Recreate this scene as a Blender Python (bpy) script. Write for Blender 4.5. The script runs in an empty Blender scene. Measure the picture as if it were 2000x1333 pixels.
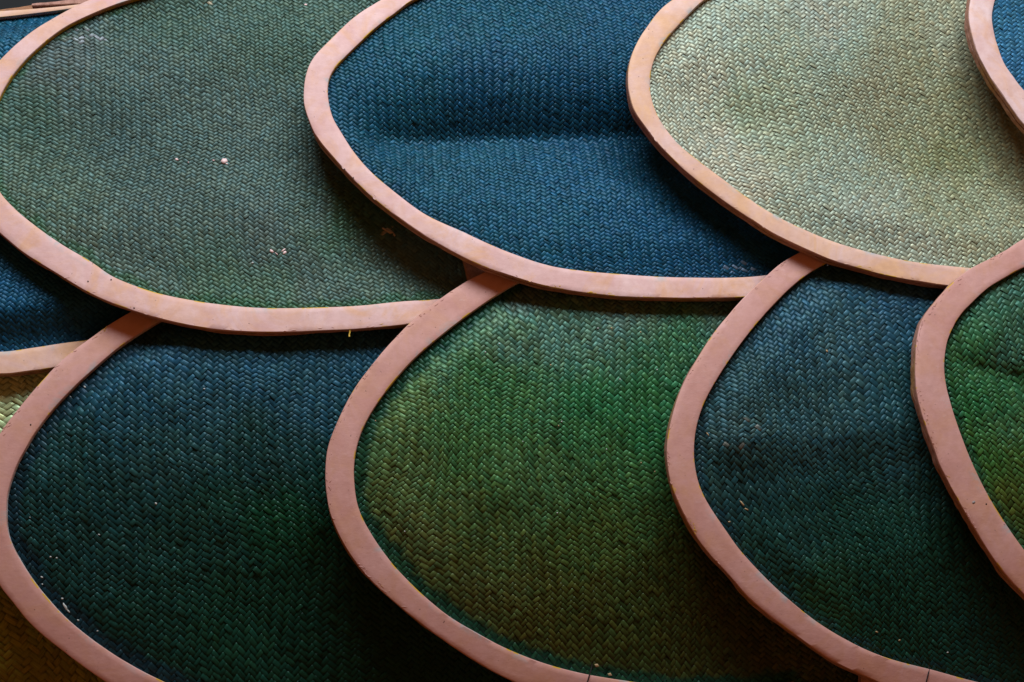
import bpy, math, random
import numpy as np
from mathutils import Vector

random.seed(7)
SC = bpy.context.scene
COL = SC.collection

# ------------------------------------------------------------------ camera
# unit: metre.  The scales hang on an upright body; the body's mean plane is Y = 0,
# the viewer stands at -Y, low and a little to the left, looking up.
CAM = np.array([-0.30, -3.0, -0.75])
AIM = np.array([0.0, 0.0, 0.0])
DIST = float(np.linalg.norm(AIM - CAM))
FW = (AIM - CAM) / DIST
RT = np.cross(FW, [0, 0, 1.0]); RT /= np.linalg.norm(RT)
UP = np.cross(RT, FW)
cd = bpy.data.cameras.new('camera')
cam = bpy.data.objects.new('camera', cd); COL.objects.link(cam)
cam.location = CAM
cam.rotation_euler = Vector(FW).to_track_quat('-Z', 'Y').to_euler()
cd.sensor_width = 36.0
cd.lens = 36.0 * DIST / 2.0
cd.clip_start = 0.05
cd.clip_end = 100
SC.camera = cam

# ------------------------------------------------------------------ light
world = bpy.data.worlds.new('World'); SC.world = world
world.use_nodes = True
bg = world.node_tree.nodes['Background']
bg.inputs[0].default_value = (1.0, 0.36, 0.12, 1)
bg.inputs[1].default_value = 0.165


def area(name, loc, aim, sx, sy, power, color):
    ld = bpy.data.lights.new(name, 'AREA')
    ld.shape = 'RECTANGLE'; ld.size = sx; ld.size_y = sy
    ld.energy = power; ld.color = color
    lo = bpy.data.objects.new(name, ld); COL.objects.link(lo)
    lo.location = loc
    lo.rotation_euler = (Vector(aim) - Vector(loc)).to_track_quat('-Z', 'Y').to_euler()
    return lo


area('overhead_lamp', (0.1, -2.55, 3.1), (0.1, 0.0, 0.0), 3.4, 1.4, 248, (0.86, 0.97, 1.05))

SC.view_settings.view_transform = 'Standard'
SC.view_settings.look = 'None'
SC.view_settings.exposure = 0.0
SC.view_settings.gamma = 1.0
SC.cycles.max_bounces = 6


# ------------------------------------------------------------------ helpers
def ray_point(px, py, h):
    """points on the ray of picture position (px, py) at height h (m) in front of Y = 0"""
    px = np.asarray(px, float); py = np.asarray(py, float); h = np.asarray(h, float)
    d = FW[None] * DIST * 1000 + RT[None] * (px.reshape(-1, 1) - 1000) + UP[None] * (666.5 - py.reshape(-1, 1))
    t = (-h.reshape(-1) - CAM[1]) / d[:, 1]
    return CAM[None] + d * t[:, None]


def to_px(P):
    v = P - CAM[None]
    w = v @ FW
    return 1000 + 1000 * DIST * (v @ RT) / w, 666.5 - 1000 * DIST * (v @ UP) / w


def hash2(i, j, seed=0):
    i = np.asarray(i).astype(np.int64); j = np.asarray(j).astype(np.int64)
    n = (i * 374761393 + j * 668265263 + seed * 1442695041) & 0xffffffff
    n = ((n ^ (n >> 13)) * 1274126177) & 0xffffffff
    n = ((n ^ (n >> 16)) * 2246822519) & 0xffffffff
    n = n ^ (n >> 15)
    return (n & 0xffffff) / float(0xffffff)


def vnoise(x, y, seed=0):
    x = np.asarray(x, float); y = np.asarray(y, float)
    xi = np.floor(x).astype(np.int64); yi = np.floor(y).astype(np.int64)
    fx = x - xi; fy = y - yi
    fx = fx * fx * (3 - 2 * fx); fy = fy * fy * (3 - 2 * fy)
    a = hash2(xi, yi, seed); b = hash2(xi + 1, yi, seed)
    c = hash2(xi, yi + 1, seed); d = hash2(xi + 1, yi + 1, seed)
    return (a * (1 - fx) + b * fx) * (1 - fy) + (c * (1 - fx) + d * fx) * fy


def fbm(x, y, seed=0):
    return (vnoise(x, y, seed) * .55 + vnoise(x * 2.1, y * 2.1, seed + 11) * .3 + vnoise(x * 4.3, y * 4.3, seed + 23) * .15)


def smooth(a, b, x):
    t = np.clip((x - a) / (b - a), 0, 1)
    return t * t * (3 - 2 * t)


def spline(pts, n):
    """Catmull-Rom through the points, resampled to n points by length"""
    p = np.array(pts, float)
    q = np.vstack([2 * p[0] - p[1], p, 2 * p[-1] - p[-2]])
    out = []
    for k in range(1, len(q) - 2):
        p0, p1, p2, p3 = q[k - 1], q[k], q[k + 1], q[k + 2]
        for t in np.linspace(0, 1, 12, endpoint=False):
            out.append(.5 * ((2 * p1) + (p2 - p0) * t + (2 * p0 - 5 * p1 + 4 * p2 - p3) * t * t + (3 * p1 - p0 - 3 * p2 + p3) * t ** 3))
    out.append(q[-2])
    out = np.array(out)
    s = np.r_[0, np.cumsum(np.linalg.norm(np.diff(out, axis=0), axis=1))]
    u = np.linspace(0, s[-1], n)
    r = np.c_[np.interp(u, s, out[:, 0]), np.interp(u, s, out[:, 1])]
    k = np.hanning(9)[1:-1]; k /= k.sum()
    q = r.copy()
    for c in (0, 1):
        q[3:-3, c] = np.convolve(r[:, c], k, mode='valid')
    return q


def inside(poly, x, y):
    r = np.zeros(x.shape, bool)
    j = len(poly) - 1
    for i in range(len(poly)):
        xi, yi = poly[i]; xj, yj = poly[j]
        if yi != yj:
            c = ((yi > y) != (yj > y)) & (x < (xj - xi) * (y - yi) / (yj - yi) + xi)
            r ^= c
        j = i
    return r


# picture raster on which distances to the outlines are tabulated
GX = np.arange(-240, 2245, 8.0); GY = np.arange(-200, 1530, 8.0)
GXX, GYY = np.meshgrid(GX, GY)


def sdist(poly, closed_from):
    """signed distance (inside +) to the open outline closed_from; sign from poly"""
    x = GXX.ravel(); y = GYY.ravel()
    d = np.full(x.shape, 1e9)
    for q in closed_from[::2]:
        d = np.minimum(d, (x - q[0]) ** 2 + (y - q[1]) ** 2)
    d = np.sqrt(d)
    ins = inside(poly, x, y)
    return np.where(ins, d, -d).reshape(GXX.shape)


def sample(grid, x, y):
    fx = np.clip((x - GX[0]) / 8.0, 0, len(GX) - 1.001); fy = np.clip((y - GY[0]) / 8.0, 0, len(GY) - 1.001)
    i = fx.astype(int); j = fy.astype(int); fx = fx - i; fy = fy - j
    return (grid[j, i] * (1 - fx) + grid[j, i + 1] * fx) * (1 - fy) + (grid[j + 1, i] * (1 - fx) + grid[j + 1, i + 1] * fx) * fy


def mesh_obj(name, V, F, mats, parent=None, smooth_shade=True, midx=None):
    V = np.asarray(V, np.float32)
    me = bpy.data.meshes.new(name)
    if isinstance(F, np.ndarray):
        k = F.shape[1]
        me.vertices.add(len(V)); me.vertices.foreach_set('co', V.ravel())
        me.loops.add(F.size); me.loops.foreach_set('vertex_index', F.ravel().astype(np.int32))
        me.polygons.add(len(F)); me.polygons.foreach_set('loop_start', np.arange(0, F.size, k, dtype=np.int32))
        me.update(calc_edges=True)
    else:
        me.from_pydata([tuple(map(float, v)) for v in V], [], F); me.update()
    for m in (mats if isinstance(mats, (list, tuple)) else [mats]):
        me.materials.append(m)
    if smooth_shade:
        me.polygons.foreach_set('use_smooth', np.ones(len(me.polygons), bool))
    if midx is not None:
        me.polygons.foreach_set('material_index', np.asarray(midx, np.int32))
    ob = bpy.data.objects.new(name, me); COL.objects.link(ob)
    if parent is not None:
        ob.parent = parent
        ob.location = -parent.location
    return ob


def float_attr(ob, name, data):
    a = ob.data.attributes.new(name, 'FLOAT', 'POINT')
    a.data.foreach_set('value', np.asarray(data, np.float32))


# ------------------------------------------------------------------ materials
def new_mat(name):
    m = bpy.data.materials.new(name); m.use_nodes = True
    nt = m.node_tree
    return m, nt, nt.nodes['Principled BSDF']


def N(nt, t, **kw):
    n = nt.nodes.new(t)
    for k, v in kw.items():
        setattr(n, k, v)
    return n


def noise(nt, vec, scale, detail=4, rough=.55, dist=0.0):
    n = N(nt, 'ShaderNodeTexNoise')
    n.inputs['Scale'].default_value = scale; n.inputs['Detail'].default_value = detail
    n.inputs['Roughness'].default_value = rough; n.inputs['Distortion'].default_value = dist
    nt.links.new(vec, n.inputs['Vector'])
    return n.outputs[0]


def ramp(nt, fac, stops):
    r = N(nt, 'ShaderNodeValToRGB')
    els = r.color_ramp.elements
    while len(els) < len(stops):
        els.new(.5)
    for e, (p, c) in zip(els, stops):
        e.position = p; e.color = (c[0], c[1], c[2], 1) if isinstance(c, (tuple, list)) else (c, c, c, 1)
    nt.links.new(fac, r.inputs[0])
    return r.outputs[0]


def mix(nt, fac, a, b, blend='MIX'):
    m = N(nt, 'ShaderNodeMix', data_type='RGBA', blend_type=blend)
    if isinstance(fac, (int, float)):
        m.inputs[0].default_value = fac
    else:
        nt.links.new(fac, m.inputs[0])
    for s, v in ((6, a), (7, b)):
        if isinstance(v, (tuple, list)):
            m.inputs[s].default_value = (v[0], v[1], v[2], 1)
        else:
            nt.links.new(v, m.inputs[s])
    return m.outputs[2]


def math_(nt, op, a, b=None):
    m = N(nt, 'ShaderNodeMath', operation=op)
    for s, v in ((0, a), (1, b)):
        if v is None:
            continue
        if isinstance(v, (int, float)):
            m.inputs[s].default_value = v
        else:
            nt.links.new(v, m.inputs[s])
    return m.outputs[0]


def rim_material(name, base, light, stain, stain_amt, edge_grey, edge_yellow):
    m, nt, b = new_mat(name)
    pos = N(nt, 'ShaderNodeTexCoord').outputs['Object']
    att = N(nt, 'ShaderNodeAttribute', attribute_name='across').outputs['Fac']
    big = noise(nt, pos, 7, 5, .6, .6)
    fine = noise(nt, pos, 60, 5, .65)
    c = mix(nt, ramp(nt, big, [(.35, 0.0), (.66, 1.0)]), base, light)
    st = ramp(nt, noise(nt, pos, 11, 6, .65, 1.2), [(.50 - stain_amt * .18, 0.0), (.74 - stain_amt * .16, 1.0)])
    c = mix(nt, math_(nt, 'MULTIPLY', st, .85), c, stain)
    c = mix(nt, ramp(nt, fine, [(.33, .19), (.62, 0.0)]), c, (.34, .15, .11))
    # pale brushed streaks and scratches
    mp = N(nt, 'ShaderNodeMapping'); mp.inputs['Scale'].default_value = (30, 30, 70); mp.inputs['Rotation'].default_value = (0, .6, 0)
    nt.links.new(pos, mp.inputs[0])
    sk = noise(nt, mp.outputs[0], 1.5, 4, .7)
    c = mix(nt, ramp(nt, sk, [(.60, 0.0), (.78, .25)]), c, (.78, .60, .58))
    # specks of dirt
    sp = noise(nt, pos, 170, 2, .5)
    c = mix(nt, ramp(nt, sp, [(.73, 0.0), (.77, .75)]), c, (.10, .05, .04))
    # grey rub marks along the inner edge, old yellow paint along both edges
    e = noise(nt, pos, 16, 5, .7, .8)
    if edge_grey > 0:
        near = math_(nt, 'MULTIPLY', ramp(nt, att, [(.70, 0.0), (.97, 1.0)]), ramp(nt, e, [(.58 - .16 * edge_grey, 0.0), (.70 - .12 * edge_grey, .9)]))
        c = mix(nt, near, c, (.40, .42, .42))
    if edge_yellow > 0:
        ed = math_(nt, 'MAXIMUM', ramp(nt, att, [(.93, 0.0), (.975, 1.0)]), ramp(nt, att, [(.015, 1.0), (.05, 0.0)]))
        e2 = noise(nt, pos, 23, 3, .6)
        ny = math_(nt, 'MULTIPLY', ed, ramp(nt, e2, [(.66 - .2 * edge_yellow, 0.0), (.69 - .2 * edge_yellow, 1.0)]))
        c = mix(nt, ny, c, (.62, .36, .03))
    nt.links.new(c, b.inputs['Base Color'])
    b.inputs['Roughness'].default_value = .62
    b.inputs['Specular IOR Level'].default_value = .30
    bp = N(nt, 'ShaderNodeBump'); bp.inputs['Strength'].default_value = .22; bp.inputs['Distance'].default_value = .0022
    hh = math_(nt, 'ADD', noise(nt, pos, 45, 6, .65), math_(nt, 'MULTIPLY', sk, .7))
    nt.links.new(hh, bp.inputs['Height'])
    nt.links.new(bp.outputs[0], b.inputs['Normal'])
    return m


def edge_material(name, c1, c2, thr, width=.04):
    m, nt, b = new_mat(name)
    pos = N(nt, 'ShaderNodeTexCoord').outputs['Object']
    n = noise(nt, pos, 9, 4, .6, .4)
    c = mix(nt, ramp(nt, n, [(thr - width, 0.0), (thr + width, 1.0)]), c1, c2)
    f = noise(nt, pos, 80, 4, .7)
    c = mix(nt, ramp(nt, f, [(.35, .55), (.62, 0.0)]), c, (.16, .07, .045))
    nt.links.new(c, b.inputs['Base Color'])
    b.inputs['Roughness'].default_value = .7
    b.inputs['Specular IOR Level'].default_value = .25
    bp = N(nt, 'ShaderNodeBump'); bp.inputs['Strength'].default_value = .6; bp.inputs['Distance'].default_value = .003
    nt.links.new(f, bp.inputs['Height']); nt.links.new(bp.outputs[0], b.inputs['Normal'])
    return m


def weave_material():
    m, nt, b = new_mat('dyed_woven_leaf')
    colr = N(nt, 'ShaderNodeAttribute', attribute_name='dye').outputs['Color']
    fib = N(nt, 'ShaderNodeAttribute', attribute_name='fibre').outputs['Vector']
    n = noise(nt, fib, 1.0, 3, .6)
    c = mix(nt, 1.0, colr, ramp(nt, n, [(.28, .62), (.50, 1.0), (.72, 1.30)]), 'MULTIPLY')
    nt.links.new(c, b.inputs['Base Color'])
    b.inputs['Roughness'].default_value = .33
    b.inputs['Specular IOR Level'].default_value = .42
    tn = mix(nt, 1.0, c, (6, 6, 6), 'MULTIPLY')
    tn = mix(nt, .24, tn, (.9, .95, 1.1))
    nt.links.new(tn, b.inputs['Specular Tint'])
    bp = N(nt, 'ShaderNodeBump'); bp.inputs['Strength'].default_value = .5; bp.inputs['Distance'].default_value = .0009
    nt.links.new(n, bp.inputs['Height']); nt.links.new(bp.outputs[0], b.inputs['Normal'])
    return m


def plain(name, color, rough=.6, var=.25, scale=90):
    m, nt, b = new_mat(name)
    pos = N(nt, 'ShaderNodeTexCoord').outputs['Object']
    n = noise(nt, pos, scale, 4, .6)
    c = mix(nt, ramp(nt, n, [(.3, var), (.7, 0.0)]), color, tuple(v * .35 for v in color))
    nt.links.new(c, b.inputs['Base Color']); b.inputs['Roughness'].default_value = rough
    return m


PINK = (.66, .385, .355); PINK_L = (.75, .505, .475); ORANGE = (.70, .375, .20)
M_RIM = {
    'pink': rim_material('pink_paint', PINK, PINK_L, ORANGE, .25, .12, .55),
    'pink_grey': rim_material('pink_paint_rubbed', PINK, PINK_L, ORANGE, .15, .55, .35),
    'rose': rim_material('rose_paint', (.61, .31, .262), (.67, .375, .335), (.62, .32, .21), .22, .2, .42),
    'peach': rim_material('peach_paint', (.67, .405, .32), (.73, .49, .43), (.72, .415, .22), .65, .5, .5),
    'pale': rim_material('pale_pink_paint', (.68, .44, .41), (.76, .56, .54), ORANGE, .05, .0, .2),
}
M_OUT = edge_material('sawn_rim_edge', (.50, .26, .19), (.46, .25, .10), .56, .06)
M_IN = {
    'yellow': edge_material('yellow_inner_edge', (.55, .38, .02), (.50, .28, .2), .60),
    'pinkish': edge_material('pink_inner_edge', (.58, .36, .32), (.58, .40, .03), .60),
    'white': edge_material('whitish_inner_edge', (.70, .62, .60), (.55, .36, .3), .55),
}
M_WEAVE = weave_material()
M_PFLECK = plain('pink_paint_drop', (.85, .60, .58), .5, .15)
M_WFLECK = plain('whitish_chip', (.50, .52, .50), .6, .3)
M_TAN = plain('bare_leaf_tan', (.48, .33, .17), .7, .4)
M_YDROP = plain('yellow_paint_drop', (.60, .38, .05), .45, .2)
M_WIRE = plain('black_wire', (.012, .013, .015), .5, .2)
M_WOOD = edge_material('brown_batten_wood', (.42, .20, .10), (.30, .13, .06), .5, .12)
M_BATTEN = edge_material('pink_washed_batten', (.50, .27, .21), (.46, .24, .15), .52, .1)
M_BACK = plain('dark_backing', (.010, .011, .012), .9, .5, 12)
M_HOLE = plain('nail_hole', (.03, .018, .015), .9, .1)

# ------------------------------------------------------------------ setting
bw = mesh_obj('backing_wall', [(-2.2, .42, -1.6), (2.4, .42, -1.6), (2.4, .42, 1.5), (-2.2, .42, 1.5),
                               (-2.2, .46, -1.6), (2.4, .46, -1.6), (2.4, .46, 1.5), (-2.2, .46, 1.5)],
              [(0, 1, 2, 3), (7, 6, 5, 4), (0, 4, 5, 1), (1, 5, 6, 2), (2, 6, 7, 3), (3, 7, 4, 0)], M_BACK, None, False)
bw['kind'] = 'structure'


# ------------------------------------------------------------------ the scales
def body(py):
    """the body bulges: its lower part turns away downwards"""
    d = np.clip(np.asarray(py, float) - 560, 0, None) / 1000.0
    return -.26 * d * d


class Scale:
    pass


def lerp_table(tab, x):
    a = np.array(tab, float)
    xs = np.linspace(a[0, 0], a[-1, 0], 240)
    ys = np.interp(xs, a[:, 0], a[:, 1])
    k = np.hanning(13); k /= k.sum()
    ys = np.convolve(np.pad(ys, 6, mode='edge'), k, mode='valid')
    return np.interp(x, xs, ys)


SCALES = []


SQ = {'U0': .9, 'U1': .86, 'U2': .88, 'U3': .90, 'U4': .9, 'L0': 1.0, 'L1': 1.03, 'L2': 1.0, 'L3': 1.05, 'L4': 1.0}


def define(key, label, outer, inner, close, h0, xl, m, pitch, rot, dyes, rim, inmat, relief, edge=None, spots=(), warp=1.0, tint=.16, seed=1):
    s = Scale()
    s.key = key; s.label = label; s.h0 = h0; s.xl = xl; s.m = m; s.pitch = pitch; s.rot = rot
    s.dyes = dyes; s.rim = rim; s.inmat = inmat; s.relief = relief; s.edge = edge; s.spots = spots; s.warp = warp; s.tint = tint; s.seed = seed
    s.n = 260
    s.squash = SQ[key]
    s.outer = spline(outer, s.n); s.inner = spline(inner, s.n)
    mid = .5 * (s.outer + s.inner)
    s.poly_mid = mid
    close = np.array(close, float)
    s.close = close
    s.d_in = sdist(np.vstack([s.inner, close]), s.inner)
    s.d_mid = sdist(np.vstack([mid, close]), mid)
    s.d_out = sdist(np.vstack([s.outer, close]), s.outer)
    SCALES.append(s)
    return s


def h_base(s, px, py):
    return s.h0 - .12 * (px - s.xl) / 1000 + s.m * (py - 300) / 1000 + body(py)


def bulge(s, px, py):
    """mat relief in metres towards the viewer"""
    w = smooth(0, 75, sample(s.d_in, px, py))
    z = (fbm(px / 260, py / 200, s.seed) - .5) * 16 + (fbm(px / 90, py / 60, s.seed + 5) - .5) * 3.5
    z = z + s.relief(px, py)
    return z * w / 1000.0


def mat_point(s, px, py):
    P = ray_point(px, py, h_base(s, px, py) - .0150)
    P[:, 1] -= bulge(s, np.asarray(px, float).ravel(), np.asarray(py, float).ravel())
    return P


HUE = {'U2': (.60, 1.14, .96), 'U0': (.6, 1.14, .98), 'L1': (.66, 1.0, .94), 'L3': (.74, 1.0, .94), 'L2': (.78, .96, 1.0), 'L4': (.68, .96, 1.0)}
GREY = {'U1': .16, 'U3': .30, 'L1': .06, 'L3': .06, 'L2': .12, 'L4': .08}
DYE = {'U1': .78, 'U2': .68, 'U3': .77, 'U0': .95, 'L1': .64, 'L2': .66, 'L3': .68, 'L4': .62}


def dye_at(s, px, py):
    cp = np.array([d[:2] for d in s.dyes], float); cc = np.array([d[2] for d in s.dyes], float)
    jx = px + (fbm(px / 70, py / 70, s.seed + 31) - .5) * 130
    jy = py + (fbm(px / 70, py / 70, s.seed + 37) - .5) * 130
    wsum = np.zeros(px.shape); acc = np.zeros(px.shape + (3,))
    for (x, y), c in zip(cp, cc):
        w = 1.0 / (((jx - x) ** 2 + (jy - y) ** 2) / 1e4 + .15) ** 1.6
        wsum += w; acc += w[..., None] * np.log(c)
    c = np.exp(acc / wsum[..., None]) * DYE.get(s.key, 1.0)
    c = c * np.array(HUE.get(s.key, (1, 1, 1)))
    gq = GREY.get(s.key, 0)
    c = c * (1 - gq) + gq * c.mean(-1, keepdims=True)
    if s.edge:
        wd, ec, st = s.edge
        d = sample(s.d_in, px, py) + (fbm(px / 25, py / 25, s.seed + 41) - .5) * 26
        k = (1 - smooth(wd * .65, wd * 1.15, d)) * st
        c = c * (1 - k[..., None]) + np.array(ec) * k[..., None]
    return c


def make_mat(s, hide):
    p = s.pitch / 1000.0
    r = math.radians(s.rot)
    cr, sr = math.cos(r), math.sin(r)

    def rotv(x, z):
        return np.array([x * cr - z * sr, x * sr + z * cr])
    A = rotv(1, s.squash) / math.sqrt(2); B = rotv(1, -s.squash) / math.sqrt(2)
    inv = np.linalg.inv(np.c_[A, B])
    # extent of this mat on Y = 0
    pts = np.vstack([s.outer, s.inner, s.close])
    pts[:, 0] = np.clip(pts[:, 0], -110, 2110); pts[:, 1] = np.clip(pts[:, 1], -110, 1440)
    R = ray_point(pts[:, 0], pts[:, 1], np.zeros(len(pts)))[:, [0, 2]]
    ctr = R.mean(0)
    ab = (R - ctr) @ inv.T / p; a = ab[:, 0]; b = ab[:, 1]
    a0, a1 = math.floor(a.min()) - 6, math.ceil(a.max()) + 6
    b0, b1 = math.floor(b.min()) - 6, math.ceil(b.max()) + 6
    NR = 4
    allV = []; allF = []; allC = []; allU = []; nv = 0
    for fam in (0, 1):
        if fam == 0:
            ids = np.arange(b0, b1 + 1); lo, hi = a0, a1
        else:
            ids = np.arange(a0, a1 + 1); lo, hi = b0, b1
        # each repeat of four crossings: over two, under two
        e = .80 if fam == 0 else .93
        offs = np.array([-e, -.42, .42, e, e + .26, 2.0, 3.74 - e]); prof = np.array([.54, .97, .97, .54, -.72, -.95, -.72])
        nper = int(math.ceil((hi - lo) / 4.0)) + 1
        sd = s.seed * 10 + fam
        I = np.repeat(ids[:, None], nper * 7, 1)
        c0 = (-I + .5) if fam == 0 else (-I + 2.5)
        fl = np.repeat(np.arange(nper), 7)[None] + 0 * I
        S = lo + np.mod(c0 - lo, 4) + fl * 4.0 + np.tile(offs, nper)[None]
        g = np.tile(prof, nper)[None] + 0.0 * S
        kk = np.tile(np.arange(7), nper)[None] + 0 * I
        for e_i in (0, 3):      # each float ends a little differently
            r1 = hash2(I, fl, sd + 61 + e_i)
            g = np.where(kk == e_i, .46 + .44 * r1, g)
            S = np.where(kk == e_i, S + (hash2(I, fl, sd + 71 + e_i) - .5) * .16, S)
        rf = hash2(I, fl, sd + 3); rf2 = hash2(I, fl, sd + 5); rs = hash2(I, 0 * I, sd + 7)
        amp = p * (.18 + .07 * rf2)
        z = amp * g + (.03 * p if fam else 0)
        # some floats lie slack or sit deep
        z = z + np.where((rf > .965) & (g > 0), p * .16, 0) - np.where((rf < .03) & (g > 0), p * .22, 0)
        c_l = (hash2(I - 1, 0 * I, sd + 7) - .5) * .34; c_r = (hash2(I + 1, 0 * I, sd + 7) - .5) * .34; c_m = (rs - .5) * .34
        wid = p * .5 * (.97 + (.03 if fam else -.01) + .5 * (c_r - c_l) + .08 * (rf - .5))
        shift = c_m * .5 + (c_r + c_l) * .25 * np.where(hash2(I, fl, sd + 9) > .97, .62, 1.0)
        wid = wid * (1 - .05 * (1 - np.clip(g, 0, 1)))
        lat = p * (.16 * (vnoise(S * .21, I * 3.7, sd + 13) - .5) + .06 * (rf2 - .5) + shift)
        rows = []
        roll = (hash2(I, fl, sd + 15) - .5) * .20 * p
        for k, (off, crown) in enumerate(((-1, -.085), (-.80, 0), (.80, 0), (1, -.085))):
            across = I * p + lat + off * wid
            along = S * p
            xz = (along[..., None] * A + across[..., None] * B) if fam == 0 else (across[..., None] * A + along[..., None] * B)
            rows.append((ctr[0] + xz[..., 0], ctr[1] + xz[..., 1], z + crown * p + off * roll))
        X = np.stack([q[0] for q in rows], -1); Z = np.stack([q[1] for q in rows], -1); H = np.stack([q[2] for q in rows], -1)
        # slow wander of the weave
        wx = (vnoise(X / .21, Z / .21, s.seed + 51) - .5) * 5.0 * p * s.warp + (vnoise(X / .055, Z / .055, s.seed + 53) - .5) * 1.0 * p
        wz = (vnoise(X / .23, Z / .23, s.seed + 57) - .5) * 5.0 * p * s.warp + (vnoise(X / .055, Z / .055, s.seed + 59) - .5) * 1.0 * p
        shp = X.shape
        P0 = np.c_[(X + wx).ravel(), np.zeros(X.size), (Z + wz).ravel()]
        px, py = to_px(P0)
        ok = (sample(s.d_mid, px, py) > 0) & (px > -100) & (px < 2100) & (py > -100) & (py < 1430)
        for o in hide:
            ok &= sample(o.d_out, px, py) < 110
        ok = ok.reshape(shp)
        ok1 = ok.all(-1)
        q = ok1[:, :-1] & ok1[:, 1:]
        used = np.zeros(ok1.shape, bool)
        used[:, :-1] |= q; used[:, 1:] |= q
        idx = -np.ones(ok1.shape, np.int64)
        idx[used] = np.arange(used.sum())
        sel = np.repeat(used.ravel(), NR)
        px = px[sel]; py = py[sel]
        P = mat_point(s, px, py)
        P[:, 1] -= H.ravel()[sel]
        # dye
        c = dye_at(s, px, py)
        rfv = np.repeat(rf.ravel(), NR)[sel]; rf2v = np.repeat(rf2.ravel(), NR)[sel]; rsv = np.repeat(rs.ravel(), NR)[sel]
        k = 1 + s.tint * 1.5 * (rfv - .5) + s.tint * 1.3 * (rsv - .5)
        c = c * k[:, None]
        hue = (rf2v - .5) * s.tint
        c = c * np.c_[1 + hue * 1.2, 1 + 0 * hue, 1 - hue * .9]
        for (sx, sy, rx, ry, scol, dens) in s.spots:
            dd = np.sqrt(((px - sx) / rx) ** 2 + ((py - sy) / ry) ** 2)
            hit = (dd < 1) & (np.repeat(hash2(I, fl, sd + 19).ravel(), NR)[sel] < dens * (1.2 - dd))
            c[hit] = np.array(scol) * (.75 + .5 * rf2v[hit])[:, None]
        ii, jj = np.nonzero(q)
        v0 = idx[ii, jj] * NR + nv; v1 = idx[ii, jj + 1] * NR + nv
        F = np.vstack([np.c_[v0 + k, v0 + k + 1, v1 + k + 1, v1 + k] for k in range(NR - 1)])
        U = np.c_[np.repeat((S * .35).ravel(), NR)[sel], (np.repeat((I * 9.7).ravel(), NR) + np.tile([0, .5, 4.7, 5.2], ok1.size))[sel], np.full(sel.sum(), fam * 31.0)]
        allV.append(P); allF.append(F); allC.append(c); allU.append(U)
        nv += len(P)
    V = np.vstack(allV); F = np.vstack(allF); C = np.clip(np.vstack(allC), .001, .9); U = np.vstack(allU)
    ob = mesh_obj('woven_mat', V, F.astype(np.int32), M_WEAVE, s.root)
    at = ob.data.color_attributes.new('dye', 'FLOAT_COLOR', 'POINT')
    at.data.foreach_set('color', np.c_[C, np.ones(len(C))].astype(np.float32).ravel())
    at = ob.data.attributes.new('fibre', 'FLOAT_VECTOR', 'POINT')
    at.data.foreach_set('vector', U.astype(np.float32).ravel())
    ob['kind'] = 'stuff'
    ob['label'] = s.matlabel
    return ob


def make_rim(s):
    n = s.n

    def layer(name, ss, dep, mats, midx_of, jit, seed, parent):
        """sweep of a closed section: ss = place across (0 outer, 1 inner), dep = depth behind the front"""
        t = np.arange(n)
        rows = []
        across = []
        for k, (u, d) in enumerate(zip(ss, dep)):
            uu = np.full(n, u, float)
            if u < .02:
                uu = uu + (vnoise(t / 3.0, 0 * t, seed) - .5) * jit + (vnoise(t / 11.0, 0 * t, seed + 3) - .5) * jit * 1.6
            if u > .98:
                uu = uu + (vnoise(t / 4.0, 0 * t, seed + 7) - .5) * jit * .5
            q = s.outer * (1 - uu[:, None]) + s.inner * uu[:, None]
            P = ray_point(q[:, 0], q[:, 1], h_base(s, q[:, 0], q[:, 1]))
            P[:, 1] += d + (vnoise(t / 14.0, 0 * t + k * .3, seed + 9) - .5) * .0016
            rows.append(P); across.append(np.clip(uu, 0, 1))
        K = len(ss)
        V = np.stack(rows, 1).reshape(-1, 3)
        F = []; mi = []
        for i in range(n - 1):
            for k in range(K):
                k2 = (k + 1) % K
                F.append((i * K + k, i * K + k2, (i + 1) * K + k2, (i + 1) * K + k)); mi.append(midx_of[k])
        F.append(tuple(range(K))); mi.append(midx_of[-1])
        F.append(tuple((n - 1) * K + k for k in reversed(range(K)))); mi.append(midx_of[-1])
        ob = mesh_obj(name, V, F, mats, parent, True, mi)
        float_attr(ob, 'across', np.stack(across, 1).ravel())
        # keep the arrises crisp
        ob.data.edges.foreach_set('use_edge_sharp', np.zeros(len(ob.data.edges), bool))
        es = ob.modifiers.new('edges', 'EDGE_SPLIT'); es.split_angle = math.radians(38)
        return ob

    front = layer('front_rim', [0, .012, .035, .22, .5, .78, .965, .988, 1, 1, 0],
                  [.0032, .0008, 0, -.0004, -.0006, -.0004, 0, .0008, .003, .0128, .0128],
                  [M_RIM[s.rim], M_OUT, M_IN[s.inmat]],
                  [0, 0, 0, 0, 0, 0, 0, 0, 2, 1, 1], .010, s.seed * 3 + 1, s.root)
    front['label'] = s.rimlabel
    layer('back_rim', [.012, .012, .95, .95], [.0165, .028, .028, .0165],
          [M_OUT], [0, 0, 0, 0], .030, s.seed * 5 + 2, s.root)
    return front


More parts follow.
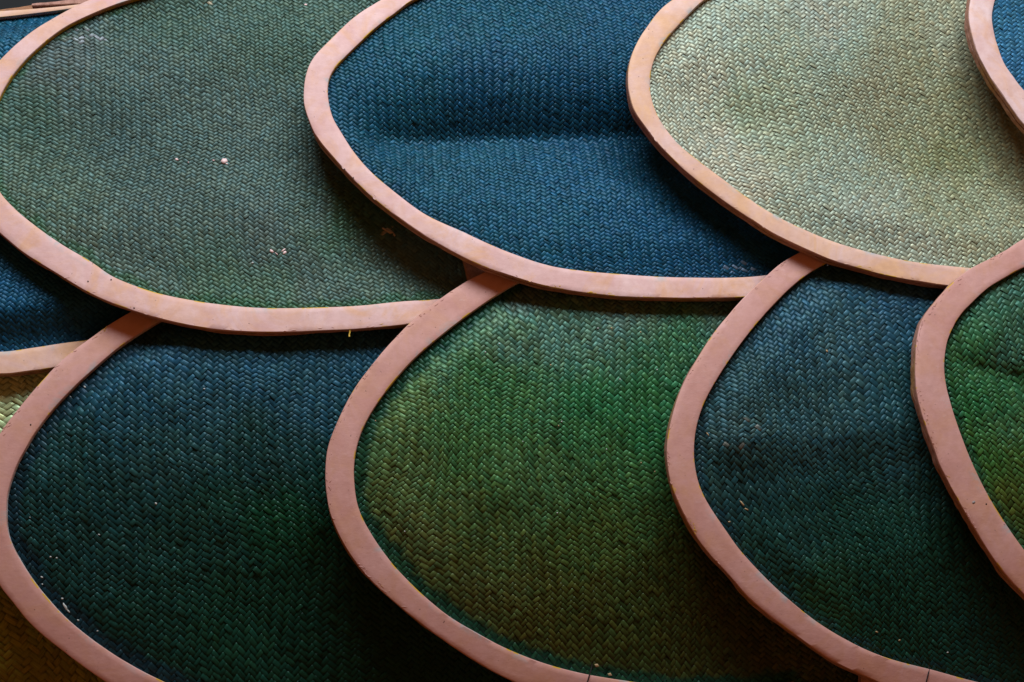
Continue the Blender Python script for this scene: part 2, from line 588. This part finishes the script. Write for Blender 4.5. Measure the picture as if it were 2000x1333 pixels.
def fleck(s, px, py, rx, ry, rot, mat, name='paint_fleck', lift=.0022, onrim=False, seed=0, thick=.0008, npt=11):
    rnd = random.Random(int(px * 13 + py * 7 + seed))
    ang = math.radians(rot)
    P = []
    for k in range(npt):
        t = 2 * math.pi * k / npt
        q = 1 + rnd.uniform(-.28, .22)
        x = rx * q * math.cos(t); y = ry * q * math.sin(t)
        P.append((px + x * math.cos(ang) - y * math.sin(ang), py + x * math.sin(ang) + y * math.cos(ang)))
    P = np.array(P + [(px, py)])
    if onrim:
        W = ray_point(P[:, 0], P[:, 1], h_base(s, P[:, 0], P[:, 1]))
    else:
        W = mat_point(s, P[:, 0], P[:, 1])
    top = W.copy(); top[:, 1] -= lift; top[-1, 1] -= thick
    bot = W.copy(); bot[:, 1] -= lift - thick * 1.4
    V = np.vstack([top, bot[:-1]])
    F = [(npt, (k + 1) % npt, k) for k in range(npt)]
    F += [(k, (k + 1) % npt, npt + 1 + (k + 1) % npt, npt + 1 + k) for k in range(npt)]
    return mesh_obj(name, V, F, mat, s.root)


def tube(name, P, r, mat, parent, sides=6):
    P = np.asarray(P, float); V = []; F = []
    for i, p in enumerate(P):
        d = P[min(i + 1, len(P) - 1)] - P[max(i - 1, 0)]; d /= np.linalg.norm(d)
        u = np.cross(d, [0, 1, 0]); u = u / (np.linalg.norm(u) + 1e-9); v = np.cross(d, u)
        for k in range(sides):
            t = 2 * math.pi * k / sides
            V.append(p + r * (math.cos(t) * u + math.sin(t) * v))
    for i in range(len(P) - 1):
        for k in range(sides):
            F.append((i * sides + k, i * sides + (k + 1) % sides, (i + 1) * sides + (k + 1) % sides, (i + 1) * sides + k))
    F.append(tuple(range(sides))); F.append(tuple((len(P) - 1) * sides + k for k in reversed(range(sides))))
    return mesh_obj(name, V, F, mat, parent)


def peel(s, i0, i1, count, seed):
    """small curls of lifted paint near the outer edge of a rim"""
    rnd = random.Random(seed); V = []; F = []
    for _ in range(count):
        i = rnd.randrange(i0, i1)
        u = abs(rnd.gauss(.03, .06)) + .03
        d = s.outer[i + 1] - s.outer[i - 1]; d = d / np.linalg.norm(d)
        nrm = s.inner[i] - s.outer[i]; wd = np.linalg.norm(nrm); nrm = nrm / wd
        L = rnd.uniform(1.5, 5); w = rnd.uniform(.4, .9); bend = rnd.uniform(-2, 2)
        turn = rnd.gauss(0, .35)
        dd = d * math.cos(turn) + nrm * math.sin(turn)
        nn = np.array([-dd[1], dd[0]])
        c = s.outer[i] * (1 - u) + s.inner[i] * u
        base = len(V)
        for t in np.linspace(-1, 1, 5):
            m = c + dd * L * t + nn * bend * (1 - t * t)
            ww = w * (1.05 - t * t * .8)
            for o, hh in ((-1, .0002), (0, .0007 * (1.1 - t * t)), (1, .0002)):
                q = m + nn * ww * o
                P = ray_point(q[0], q[1], h_base(s, q[0], q[1]))[0]
                P[1] -= hh + .0002
                V.append(P)
        for k in range(4):
            for o in range(2):
                a = base + k * 3 + o
                F.append((a, a + 1, a + 4, a + 3))
    ob = mesh_obj('peeling_paint', V, F, M_RIM[s.rim], s.root)
    ob['kind'] = 'stuff'
    return ob


def flat(px, py):
    return np.zeros(np.shape(px))


# ---- outlines measured along each rim, from its upper right end round the tip to its lower right end
U1_o = [(760, -100), (560, -98), (400, -78), (270, -38), (175, -1), (129, 21), (100, 38), (70, 56), (40, 79), (28, 90), (0, 117), (-35, 160), (-62, 220), (-72, 290), (-58, 370), (-30, 425), (0, 455), (17, 470), (52, 498), (105, 530), (158, 563), (210, 589), (263, 607), (315, 624), (368, 636), (420, 644), (490, 649), (561, 649), (631, 645), (701, 642), (790, 634), (880, 618), (980, 596)]
U1_i = [(760, -52), (600, -54), (450, -45), (330, -20), (245, 3), (196, 21), (140, 46), (110, 65), (80, 89), (45, 122), (17, 158), (0, 189), (-15, 230), (-22, 285), (-14, 340), (0, 377), (21, 400), (35, 414), (70, 442), (123, 479), (175, 509), (214, 537), (245, 551), (280, 564), (315, 574), (368, 585), (420, 593), (490, 600), (561, 602), (631, 600), (701, 597), (790, 588), (857, 584), (970, 566)]
U2_o = [(1150, -108), (1000, -98), (880, -67), (800, -32), (744, 0), (705, 23), (670, 52), (635, 87), (610, 114), (600, 138), (595, 158), (593, 196), (599, 222), (617, 266), (645, 301), (687, 347), (740, 396), (812, 449), (860, 478), (902, 501), (948, 522), (1000, 540), (1035, 551), (1070, 560), (1140, 571), (1211, 579), (1281, 582), (1351, 583), (1454, 580), (1540, 572), (1620, 560)]
U2_i = [(1150, -58), (1060, -56), (950, -45), (870, -25), (807, 0), (775, 23), (740, 49), (705, 81), (670, 115), (649, 140), (641, 158), (640, 182), (644, 210), (652, 235), (666, 257), (687, 291), (722, 333), (775, 378), (828, 417), (880, 442), (902, 451), (948, 473), (1000, 495), (1070, 518), (1140, 529), (1211, 535), (1281, 540), (1351, 542), (1440, 542), (1500, 537), (1610, 520)]
U3_o = [(1720, -118), (1540, -104), (1430, -68), (1360, -30), (1312, 0), (1288, 20), (1264, 52), (1244, 84), (1230, 120), (1226, 148), (1228, 180), (1238, 216), (1260, 248), (1288, 284), (1328, 324), (1368, 358), (1420, 397), (1480, 437), (1500, 451), (1545, 474), (1598, 498), (1622, 508), (1668, 521), (1720, 535), (1790, 549), (1847, 558), (1940, 568), (2050, 570)]
U3_i = [(1710, -68), (1600, -66), (1500, -52), (1425, -28), (1376, 0), (1348, 26), (1312, 64), (1288, 96), (1274, 128), (1270, 160), (1272, 188), (1284, 224), (1304, 256), (1332, 288), (1372, 320), (1420, 356), (1460, 386), (1520, 424), (1598, 460), (1650, 479), (1720, 498), (1790, 512), (1892, 523), (1960, 528), (2050, 526)]
U4_o = [(2110, -160), (2030, -142), (1980, -118), (1930, -80), (1906, -40), (1896, 0), (1893, 20), (1894, 48), (1904, 88), (1920, 124), (1940, 160), (1960, 188), (1984, 222), (2000, 242), (2060, 305), (2130, 350)]
U4_i = [(2110, -110), (2050, -100), (2005, -80), (1970, -48), (1955, -25), (1944, 0), (1939, 24), (1939, 44), (1946, 80), (1960, 120), (1980, 150), (2000, 176), (2050, 228), (2130, 280)]
U0_o = [(200, 2), (160, 8), (118, 13), (60, 18), (0, 22), (-80, 28), (-160, 60), (-205, 200), (-205, 500), (-150, 680), (-80, 722), (0, 731), (52, 726), (105, 718), (180, 702), (280, 676)]
U0_i = [(200, 8), (160, 14), (118, 20), (60, 27), (0, 34), (-60, 40), (-115, 80), (-145, 200), (-145, 500), (-110, 640), (-55, 680), (0, 687), (70, 678), (123, 670), (175, 663), (270, 642)]
L1_o = [(620, 495), (480, 515), (380, 548), (300, 585), (250, 611), (210, 636), (175, 661), (140, 687), (105, 719), (70, 757), (35, 799), (0, 845), (-25, 893), (-40, 950), (-45, 1010), (-35, 1075), (0, 1146), (21, 1172), (56, 1216), (98, 1253), (140, 1285), (175, 1311), (207, 1333), (270, 1370), (350, 1402), (460, 1428), (620, 1440)]
L1_i = [(620, 545), (500, 562), (420, 584), (355, 608), (310, 629), (280, 647), (228, 682), (175, 728), (140, 761), (105, 798), (70, 843), (52, 873), (35, 904), (21, 940), (13, 975), (13, 1024), (21, 1059), (45, 1104), (77, 1150), (123, 1202), (175, 1246), (245, 1293), (322, 1333), (385, 1358), (470, 1378), (620, 1390)]
L2_o = [(1210, 432), (1080, 462), (1005, 498), (950, 529), (913, 548), (860, 583), (825, 609), (790, 641), (755, 678), (720, 720), (692, 758), (671, 797), (655, 832), (641, 868), (636, 901), (635, 936), (638, 968), (645, 1006), (665, 1052), (691, 1094), (726, 1136), (768, 1174), (810, 1209), (863, 1248), (915, 1283), (968, 1314), (1003, 1331), (1060, 1353), (1140, 1377), (1250, 1394), (1400, 1397), (1560, 1382)]
L2_i = [(1220, 484), (1130, 507), (1065, 528), (1014, 551), (965, 580), (913, 616), (860, 657), (808, 702), (773, 741), (738, 786), (713, 828), (698, 868), (692, 905), (691, 920), (693, 953), (698, 985), (712, 1020), (740, 1066), (775, 1111), (828, 1164), (880, 1206), (933, 1237), (985, 1265), (1055, 1293), (1126, 1313), (1196, 1326), (1300, 1340), (1400, 1345), (1550, 1332)]
L3_o = [(1830, 405), (1710, 428), (1625, 460), (1559, 494), (1524, 515), (1500, 536), (1458, 576), (1423, 615), (1388, 660), (1353, 716), (1328, 765), (1311, 821), (1303, 863), (1303, 901), (1310, 943), (1324, 982), (1349, 1031), (1384, 1080), (1423, 1122), (1458, 1164), (1510, 1209), (1563, 1248), (1615, 1285), (1650, 1304), (1682, 1318), (1720, 1334), (1800, 1363), (1900, 1392), (2060, 1412)]
L3_i = [(1840, 453), (1745, 465), (1665, 490), (1612, 515), (1580, 534), (1545, 562), (1510, 597), (1475, 636), (1440, 681), (1405, 734), (1381, 776), (1366, 813), (1358, 850), (1356, 880), (1358, 911), (1365, 943), (1380, 978), (1412, 1027), (1447, 1076), (1496, 1129), (1545, 1174), (1598, 1216), (1650, 1248), (1703, 1274), (1755, 1292), (1815, 1307), (1896, 1329), (2000, 1352), (2090, 1360)]
L4_o = [(2140, 412), (2070, 437), (2000, 467), (1966, 488), (1931, 507), (1896, 525), (1861, 552), (1826, 590), (1801, 625), (1791, 660), (1788, 695), (1788, 748), (1794, 786), (1808, 832), (1826, 880), (1836, 908), (1861, 957), (1896, 1020), (1931, 1076), (1966, 1125), (2000, 1160), (2050, 1216), (2120, 1280)]
L4_i = [(2140, 466), (2070, 490), (2000, 522), (1966, 541), (1931, 562), (1896, 594), (1875, 618), (1857, 650), (1848, 678), (1845, 716), (1850, 758), (1861, 800), (1878, 851), (1903, 912), (1931, 968), (1966, 1024), (2000, 1073), (2050, 1137), (2130, 1215)]
L0_o = [(330, 560), (120, 590), (-80, 640), (-190, 760), (-225, 1000), (-190, 1250), (-60, 1400), (150, 1470), (420, 1490)]
L0_i = [(330, 610), (130, 640), (-50, 690), (-140, 790), (-170, 1000), (-140, 1220), (-30, 1350), (160, 1415), (420, 1435)]


# ---- relief of each mat (millimetres towards the viewer)
def r_u1(px, py):
    return 5.0 * np.sin((py + .12 * px - 60) / 330 * 2 * math.pi) - 14 * (1 - smooth(-60, 90, py))


def r_u2(px, py):
    d = py - (266 - .022 * (px - 720))
    k = smooth(640, 860, px) * .75 + .25
    return 1.3 * k * lerp_table([(-400, 0), (-260, 2), (-220, 10), (-160, 18), (-115, 16), (-75, 6), (-38, -14), (-4, -38), (0, -38), (10, -33), (45, -20), (130, 0), (220, 8), (400, 4)], d)


def r_u3(px, py):
    d = (py - 250) - .16 * (px - 1600)
    return lerp_table([(-500, 0), (-220, 8), (-120, 8), (0, -7), (60, -6), (170, 8), (300, 6), (500, 0)], d)


def r_l1(px, py):
    d = np.sqrt(((px - 480) / 520) ** 2 + ((py - 860) / 420) ** 2)
    return 18 * (1 - smooth(0, 1.1, d)) + lerp_table([(500, 16), (720, 18), (900, 12), (1150, 0), (1300, 0)], py)


def r_l2(px, py):
    d = np.sqrt(((px - 1110) / 470) ** 2 + ((py - 850) / 420) ** 2)
    return 22 * (1 - smooth(0, 1.1, d)) + lerp_table([(480, 12), (680, 14), (860, 10), (1100, 0), (1300, 0)], py)


def r_l3(px, py):
    d = py - (868 - .08 * (px - 1400))
    base = lerp_table([(-400, 0), (-250, 6), (-150, 9), (-60, 8), (-25, 12), (0, 15), (26, 9), (70, -1), (140, -2), (250, 4), (450, 0)], d)
    q = np.sqrt(((px - 1680) / 420) ** 2 + ((py - 900) / 420) ** 2)
    return base + 14 * (1 - smooth(0, 1.1, q)) + lerp_table([(440, 5), (620, 8), (760, 7), (1000, 0)], py)


def r_l4(px, py):
    d = py - (700 + .30 * (px - 1845))
    return lerp_table([(-300, 0), (-120, 9), (-60, 11), (-22, 2), (-4, -10), (0, -10), (14, -3), (40, 5), (120, 9), (260, 5), (500, 0)], d)


# ---- the scales: upper row, then lower row
G1 = (.066, .125, .098)
define('U0', 'blue woven scale mostly hidden at the left edge behind the grey-green scale', U0_o, U0_i, [(330, 640), (330, 2)], .022, -700, .06, 7.2, 0,
       [(20, 80, (.016, .062, .125)), (80, 560, (.014, .055, .125)), (150, 620, (.012, .045, .10))], 'peach', 'pinkish', lambda x, y: 50 + 0 * x, None, (), 1.0, .22, 3)
define('U1', 'large grey-green woven scale with pink rim at the upper left', U1_o, U1_i, [(1120, 540), (1120, -80)], .03, -60, .06, 7.0, 4,
       [(120, 110, (.085, .125, .115)), (330, 20, (.050, .105, .072)), (300, 140, (.070, .125, .105)), (560, 60, (.055, .115, .080)), (60, 240, (.055, .120, .085)),
        (250, 260, (.058, .115, .100)), (460, 250, (.074, .130, .108)), (100, 380, (.085, .150, .105)), (300, 420, (.070, .125, .105)), (540, 440, (.078, .128, .112)),
        (200, 500, (.090, .150, .115)), (480, 570, (.060, .135, .080)), (700, 420, (.045, .120, .060)), (780, 540, (.075, .14, .105)), (620, 540, (.07, .125, .10)), (600, 300, (.062, .12, .10))],
       'pink', 'yellow', r_u1, (16, (.018, .075, .030), .55), [(165, 72, 46, 16, (.17, .19, .20), .35), (395, 5, 20, 5, (.35, .30, .2), .5), (760, 452, 16, 10, (.30, .22, .12), .7)], 1.0, .20, 5)
define('U2', 'dark blue woven scale with a dark horizontal fold, upper row centre', U2_o, U2_i, [(1760, 540), (1760, -100)], .032, 595, .06, 6.85, 5,
       [(800, 60, (.016, .070, .120)), (1000, 60, (.013, .066, .120)), (1200, 80, (.014, .066, .140)), (720, 180, (.014, .064, .125)), (950, 180, (.012, .055, .125)),
        (1150, 200, (.010, .050, .115)), (900, 300, (.020, .074, .135)), (1150, 300, (.016, .070, .150)), (1050, 420, (.019, .078, .155)), (1250, 460, (.015, .066, .145)), (1400, 500, (.014, .062, .150))],
       'pink', 'yellow', r_u2, (10, (.006, .030, .060), .5), [(1445, 522, 42, 12, (.10, .15, .22), .45)], .9, .24, 8)
define('U3', 'pale olive-green woven scale with peach-orange rim, upper right', U3_o, U3_i, [(2230, 540), (2230, -110)], .032, 1225, .06, 7.35, 7,
       [(1330, 180, (.42, .45, .29)), (1420, 60, (.34, .41, .28)), (1600, 30, (.37, .41, .29)), (1620, 90, (.27, .37, .24)), (1480, 200, (.29, .36, .18)), (1700, 130, (.29, .30, .15)),
        (1400, 290, (.45, .46, .31)), (1560, 280, (.32, .39, .22)), (1720, 250, (.30, .31, .14)), (1600, 400, (.34, .42, .28)), (1460, 350, (.46, .47, .30)), (1880, 60, (.36, .37, .20)), (1850, 300, (.24, .27, .09)),
        (1700, 400, (.36, .42, .29)), (1660, 330, (.30, .39, .26)), (1780, 470, (.40, .46, .30)), (1900, 430, (.38, .42, .22)), (1850, 180, (.27, .28, .11))],
       'peach', 'white', r_u3, None, (), .9, .14, 11)
define('U4', 'blue woven scale with pale pink rim cut off at the top right corner', U4_o, U4_i, [(2240, 360), (2240, -160)], .05, 1890, .06, 7.3, 0,
       [(1980, 30, (.028, .12, .20)), (1995, 120, (.022, .10, .19))], 'pale', 'white', flat, None, (), 1, .22, 14)
define('L0', 'olive woven scale with coarse weave, bottom left corner behind the dark teal scale', L0_o, L0_i, [(560, 1490), (560, 560)], .0, -700, 0, 10.4, 3,
       [(20, 770, (.40, .47, .24)), (60, 850, (.38, .43, .20)), (40, 1250, (.16, .155, .02)), (100, 1310, (.155, .145, .018))], 'rose', 'pinkish', lambda x, y: 27 + 0 * x, None, (), 1, .18, 17)
define('L1', 'dark teal-to-green woven scale with rose rim at the lower left', L1_o, L1_i, [(1120, 1440), (1120, 480)], .0, -40, 0, 8.2, 3,
       [(330, 670, (.030, .095, .165)), (500, 680, (.026, .095, .170)), (700, 680, (.026, .090, .150)), (200, 780, (.022, .085, .140)), (400, 780, (.026, .082, .120)), (600, 760, (.026, .085, .130)),
        (150, 900, (.020, .070, .070)), (330, 900, (.026, .074, .078)), (520, 900, (.018, .058, .058)), (200, 1050, (.016, .058, .056)), (400, 1050, (.018, .066, .052)), (560, 1040, (.010, .060, .026)),
        (300, 1200, (.014, .058, .044)), (450, 1220, (.012, .058, .034)), (600, 1200, (.008, .044, .026)), (750, 1260, (.008, .040, .020))],
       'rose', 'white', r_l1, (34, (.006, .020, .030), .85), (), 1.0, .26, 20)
define('L2', 'bright green woven scale fading to brown at the bottom, lower row centre', L2_o, L2_i, [(1800, 1370), (1800, 430)], .0, 637, 0, 7.9, 2,
       [(1000, 590, (.13, .20, .165)), (1200, 610, (.12, .20, .150)), (1400, 610, (.105, .19, .13)), (880, 680, (.095, .20, .095)), (1100, 680, (.10, .20, .13)), (1300, 700, (.06, .19, .075)),
        (780, 800, (.13, .21, .055)), (950, 780, (.055, .19, .050)), (1150, 800, (.028, .18, .050)), (1270, 850, (.026, .16, .040)), (760, 930, (.125, .18, .045)), (900, 900, (.075, .19, .045)), (1060, 940, (.085, .19, .055)),
        (1220, 960, (.060, .165, .042)), (800, 1050, (.12, .145, .035)), (950, 1060, (.09, .13, .025)), (1150, 1060, (.085, .14, .025)), (950, 1160, (.095, .10, .02)), (1100, 1180, (.075, .08, .012)), (1060, 1270, (.10, .09, .012)),
        (1250, 1180, (.055, .072, .012)), (1400, 1230, (.06, .065, .010)), (1300, 1300, (.06, .065, .01)), (1450, 1300, (.06, .06, .01)), (1560, 1280, (.08, .07, .01))],
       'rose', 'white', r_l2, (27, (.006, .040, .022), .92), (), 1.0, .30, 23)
define('L3', 'dark blue-grey woven scale with a shadowed fold, lower right', L3_o, L3_i, [(2240, 1400), (2240, 410)], .0, 1303, 0, 7.7, 3,
       [(1600, 560, (.028, .085, .135)), (1750, 580, (.026, .080, .140)), (1500, 660, (.026, .082, .125)), (1620, 660, (.050, .110, .140)), (1750, 680, (.032, .092, .140)), (1450, 760, (.036, .085, .100)), (1600, 780, (.036, .085, .095)),
        (1730, 780, (.026, .085, .105)), (1420, 860, (.050, .095, .105)), (1600, 850, (.036, .090, .110)), (1750, 860, (.026, .075, .085)), (1450, 960, (.018, .060, .066)), (1650, 950, (.018, .066, .066)), (1500, 1060, (.018, .070, .060)),
        (1700, 1050, (.012, .060, .042)), (1600, 1180, (.022, .075, .036)), (1750, 1200, (.010, .055, .034)), (1900, 1250, (.008, .045, .034)), (1850, 1100, (.008, .045, .028))],
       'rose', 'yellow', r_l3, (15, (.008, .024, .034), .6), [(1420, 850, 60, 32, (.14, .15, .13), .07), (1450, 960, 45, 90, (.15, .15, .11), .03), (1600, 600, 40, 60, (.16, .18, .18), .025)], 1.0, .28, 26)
define('L4', 'green woven scale with crumpled fold and rose rim at the right edge', L4_o, L4_i, [(2240, 1290), (2240, 410)], .014, 1788, 0, 8.8, 5,
       [(1980, 570, (.09, .18, .12)), (1900, 640, (.055, .165, .065)), (1980, 660, (.07, .15, .085)), (1900, 720, (.06, .16, .05)), (1980, 740, (.04, .16, .05)), (1900, 790, (.035, .19, .05)), (1980, 800, (.10, .20, .07)), (1920, 880, (.08, .18, .03)),
        (1990, 900, (.12, .17, .03)), (1960, 980, (.13, .16, .025)), (1990, 1040, (.10, .12, .02))],
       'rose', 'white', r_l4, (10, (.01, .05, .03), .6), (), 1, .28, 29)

S = {s.key: s for s in SCALES}
HIDE = {'U0': ['U1', 'L1'], 'U1': ['U2', 'L2'], 'U2': ['U3', 'L3'], 'U3': ['U4', 'L4'], 'U4': [], 'L0': ['L1', 'U0', 'U1'], 'L1': ['L2', 'U1', 'U2'],
        'L2': ['L3', 'U2', 'U3'], 'L3': ['L4', 'U3', 'U4'], 'L4': ['U4']}
MATL = {'U0': 'deep blue herringbone leaf weave', 'U1': 'faded grey-green herringbone leaf weave', 'U2': 'deep blue leaf weave with a horizontal crease',
        'U3': 'pale olive and silver-green leaf weave', 'U4': 'bright blue leaf weave', 'L0': 'coarse olive-brown leaf weave', 'L1': 'dark teal leaf weave turning deep green',
        'L2': 'green leaf weave turning olive brown', 'L3': 'dark slate-blue leaf weave with a bulging fold', 'L4': 'green leaf weave with a sharp crumple'}
RIML = {'U3': 'peach-orange painted rim', 'U4': 'pale pink painted rim', 'U0': 'peach painted rim'}
for s in SCALES:
    i = int(np.argmax(s.outer[:, 1]))
    b = ray_point(s.outer[i, 0], s.outer[i, 1], h_base(s, s.outer[i, 0], s.outer[i, 1]))[0]
    s.root = bpy.data.objects.new('woven_scale', None); COL.objects.link(s.root)
    s.root.empty_display_size = .05
    s.root.location = Vector([float(v) for v in b])
    s.root['label'] = s.label; s.root['category'] = 'woven scale'; s.root['group'] = 'overlapping woven scales'
    s.matlabel = MATL[s.key]; s.rimlabel = RIML.get(s.key, 'pink painted rim')
    make_rim(s)
    make_mat(s, [S[k] for k in HIDE[s.key]])

# ------------------------------------------------------------------ battens behind the scales
def board(name, label, corners, h_front, h_slope, thick, mat, cat='batten', group=None):
    """a board from its four front corners (picture places) at heights in front of Y = 0"""
    q = np.array(corners, float)
    hh = np.array([h_front + h_slope * k for k in (0, 0, 1, 1)], float)
    # subdivided along its length, with uneven edges
    n = 14
    V = []
    rnd = random.Random(len(label))
    for k in range(n + 1):
        t = k / n
        L = q[0] * (1 - t) + q[3] * t; R = q[1] * (1 - t) + q[2] * t
        hL = hh[0] * (1 - t) + hh[3] * t
        for (c, e) in ((L, 0), (L, 1), (R, 1), (R, 0)):
            pass
        ja, jb = rnd.uniform(-.5, .5), rnd.uniform(-.5, .5)
        w = (R - L) / np.linalg.norm(R - L)
        pts = [L + w * (ja), L + w * (1.5 + ja), R - w * (1.5 + jb), R - w * jb]
        dep = [.0015, 0, 0, .0015]
        P = [ray_point(c[0], c[1], hL + float(body(c[1])))[0] + np.array([0, d, 0]) for c, d in zip(pts, dep)]
        P.append(P[3] + np.array([0, thick, 0])); P.append(P[0] + np.array([0, thick, 0]))
        V += P
    F = []
    for k in range(n):
        for j in range(6):
            F.append((k * 6 + j, k * 6 + (j + 1) % 6, (k + 1) * 6 + (j + 1) % 6, (k + 1) * 6 + j))
    F.append(tuple(range(6))); F.append(tuple(n * 6 + j for j in reversed(range(6))))
    ob = mesh_obj(name, V, F, mat, None, False)
    ob['label'] = label; ob['category'] = cat
    if group:
        ob['group'] = group
    return ob


board('support_batten', 'short pink batten showing between the grey-green and dark blue scales', [(890, 440), (945, 440), (975, 600), (926, 600)], -.069, -.002, .016, M_BATTEN, group='battens behind the scales')
board('support_batten', 'pink batten under the rim of the bright green scale at the bottom edge', [(1000, 1280), (1052, 1280), (1056, 1440), (1005, 1440)], -.083, -.004, .018, M_BATTEN, group='battens behind the scales')
board('support_batten', 'pink batten under the rim of the dark blue-grey scale at the bottom edge', [(1681, 1250), (1732, 1250), (1736, 1440), (1683, 1440)], -.083, -.004, .018, M_BATTEN, group='battens behind the scales')
board('wood_strip', 'thin pale pink strip above the brown wooden strip in the upper left corner', [(62, 7), (62, 12), (190, 7), (190, -5)], -.125, .0, .012, M_BATTEN, 'strip')
board('wood_strip', 'brown wooden strip behind the top edge in the upper left corner', [(-120, 36), (-120, 48), (190, 14), (190, -8)], -.150, .0, .02, M_WOOD, 'strip')

# ------------------------------------------------------------------ small things on the scales
u1, u2, u3, u4 = S['U1'], S['U2'], S['U3'], S['U4']
l1, l2, l3, l4 = S['L1'], S['L2'], S['L3'], S['L4']
for (x, y, a, b_) in ((438, 315, 6.2, 5.6), (443, 321, 2.2, 1.4), (345, 312, 3.2, 2.4), (417, 314, 2.4, 1.6), (368, 318, 1.4, 1.0)):
    fleck(u1, x, y, a, b_, 10, M_PFLECK)
for (x, y, a, b_, r) in ((531, 491, 4.2, 3.2, 20), (540, 496, 4.5, 1.0, 42), (554, 489, 5, 1.5, -40), (556, 494, 4, 2.2, -30), (493, 513, 2.6, 1.6, -20), (597, 9, 3, 2, 0)):
    fleck(u1, x, y, a, b_, r, M_WFLECK if x < 500 else M_PFLECK)
for (x, y, a, b_, r) in ((752, 448, 6, 2.0, 25), (762, 453, 8, 2.2, 15), (770, 458, 4, 2, 60)):
    fleck(u1, x, y, a, b_, r, M_TAN, 'torn_leaf_bit')
for (x, y, a, b_, r) in ((128, 1186, 8, 2.4, 62), (134, 1194, 4, 1.6, 50), (122, 1170, 2.2, 2, 0), (153, 1212, 2.4, 1.8, 30), (82, 1128, 3.2, 1.3, 25), (83, 1142, 1.6, 1.5, 0), (195, 1046, 2.2, 1.4, 20),
                         (307, 987, 2.8, 1.8, 40), (100, 1089, 2, 1.5, 0), (112, 1091, 2, 1.3, 0), (191, 1233, 1.8, 1.4, 0), (60, 1012, 1.5, 1, 0), (212, 654, 2, 1, 0), (166, 757, 3, 1.6, 40), (138, 776, 1.8, 1.2, 0), (402, 767, 2, 1.3, 0)):
    fleck(l1, x, y, a, b_, r, M_WFLECK)
rnd = random.Random(4)
for (x, y) in ((973, 678), (946, 694), (1093, 830), (1087, 838), (1018, 868), (1206, 748), (1164, 648), (1190, 648), (1246, 656), (1278, 729), (1072, 720), (733, 823), (1180, 883), (1247, 909), (1086, 1005), (790, 1040), (1274, 926)):
    fleck(l2, x, y, 1.7, 1.3, rnd.uniform(0, 90), M_WFLECK if rnd.random() < .6 else M_TAN)
fleck(l2, 1165, 1300, 6.5, 4.0, 25, M_TAN, 'torn_leaf_bit', .006, npt=4)
fleck(l2, 1190, 1318, 5.5, 3.4, 20, M_TAN, 'torn_leaf_bit', .006, npt=4)
for (x, y, a, b_, r) in ((1448, 985, 7, 1.6, 55), (1456, 996, 4, 1.4, 30), (1424, 1020, 2.4, 1.4, 0), (1711, 1235, 2.6, 1.4, 30), (1756, 1251, 2.4, 1.6, 0), (1850, 1275, 2, 1.3, 0), (1608, 692, 3, 1.6, 60), (1381, 850, 4, 1.2, 60)):
    fleck(l3, x, y, a, b_, r, M_TAN if x != 1850 else M_WFLECK)
for (s, x, y) in ((u1, 172, 550), (u1, 262, 602), (u1, 217, 547), (u2, 690, 348), (u2, 673, 331), (u3, 1616, 519), (l4, 1926, 985), (l1, 60, 830)):
    fleck(s, x, y, 1.5, 1.5, 0, M_HOLE, 'nail_hole', .0009, True, thick=.0002)
fleck(l4, 1901, 982, 3.4, 3.6, 0, plain('grey_smudge', (.30, .26, .25), .8), 'smudge', .0008, True, thick=.0001)
# drip of old yellow paint under the lower rim of the grey-green scale
P = ray_point(np.array([683, 683.5, 682, 682.5]), np.array([643, 648, 653, 657]), h_base(u1, np.array([683.] * 4), np.array([645.] * 4)))
P[:, 1] += .004
tube('paint_drip', P, .0016, M_YDROP, u1.root)
# black tie wires across the lower rims
for s, path in ((l2, [(1158, 1296), (1155, 1306), (1151, 1319), (1147, 1333), (1142, 1352), (1137, 1372)]), (l3, [(1817, 1300), (1815, 1309), (1812, 1319), (1809, 1331), (1804, 1348), (1800, 1362)])):
    q = np.array(path, float)
    P = ray_point(q[:, 0], q[:, 1], h_base(s, q[:, 0], q[:, 1]))
    P[:, 1] += [.008, .001, -.0018, -.0018, -.0018, -.001]
    tube('tie_wire', P, .0013, M_WIRE, s.root)
for s, i0, i1, c in ((l1, 60, 110, 26), (l2, 40, 150, 70), (l3, 40, 150, 60), (l4, 40, 190, 70), (u1, 150, 240, 20), (u2, 110, 230, 22), (u3, 100, 230, 24)):
    peel(s, i0, i1, c, s.seed)
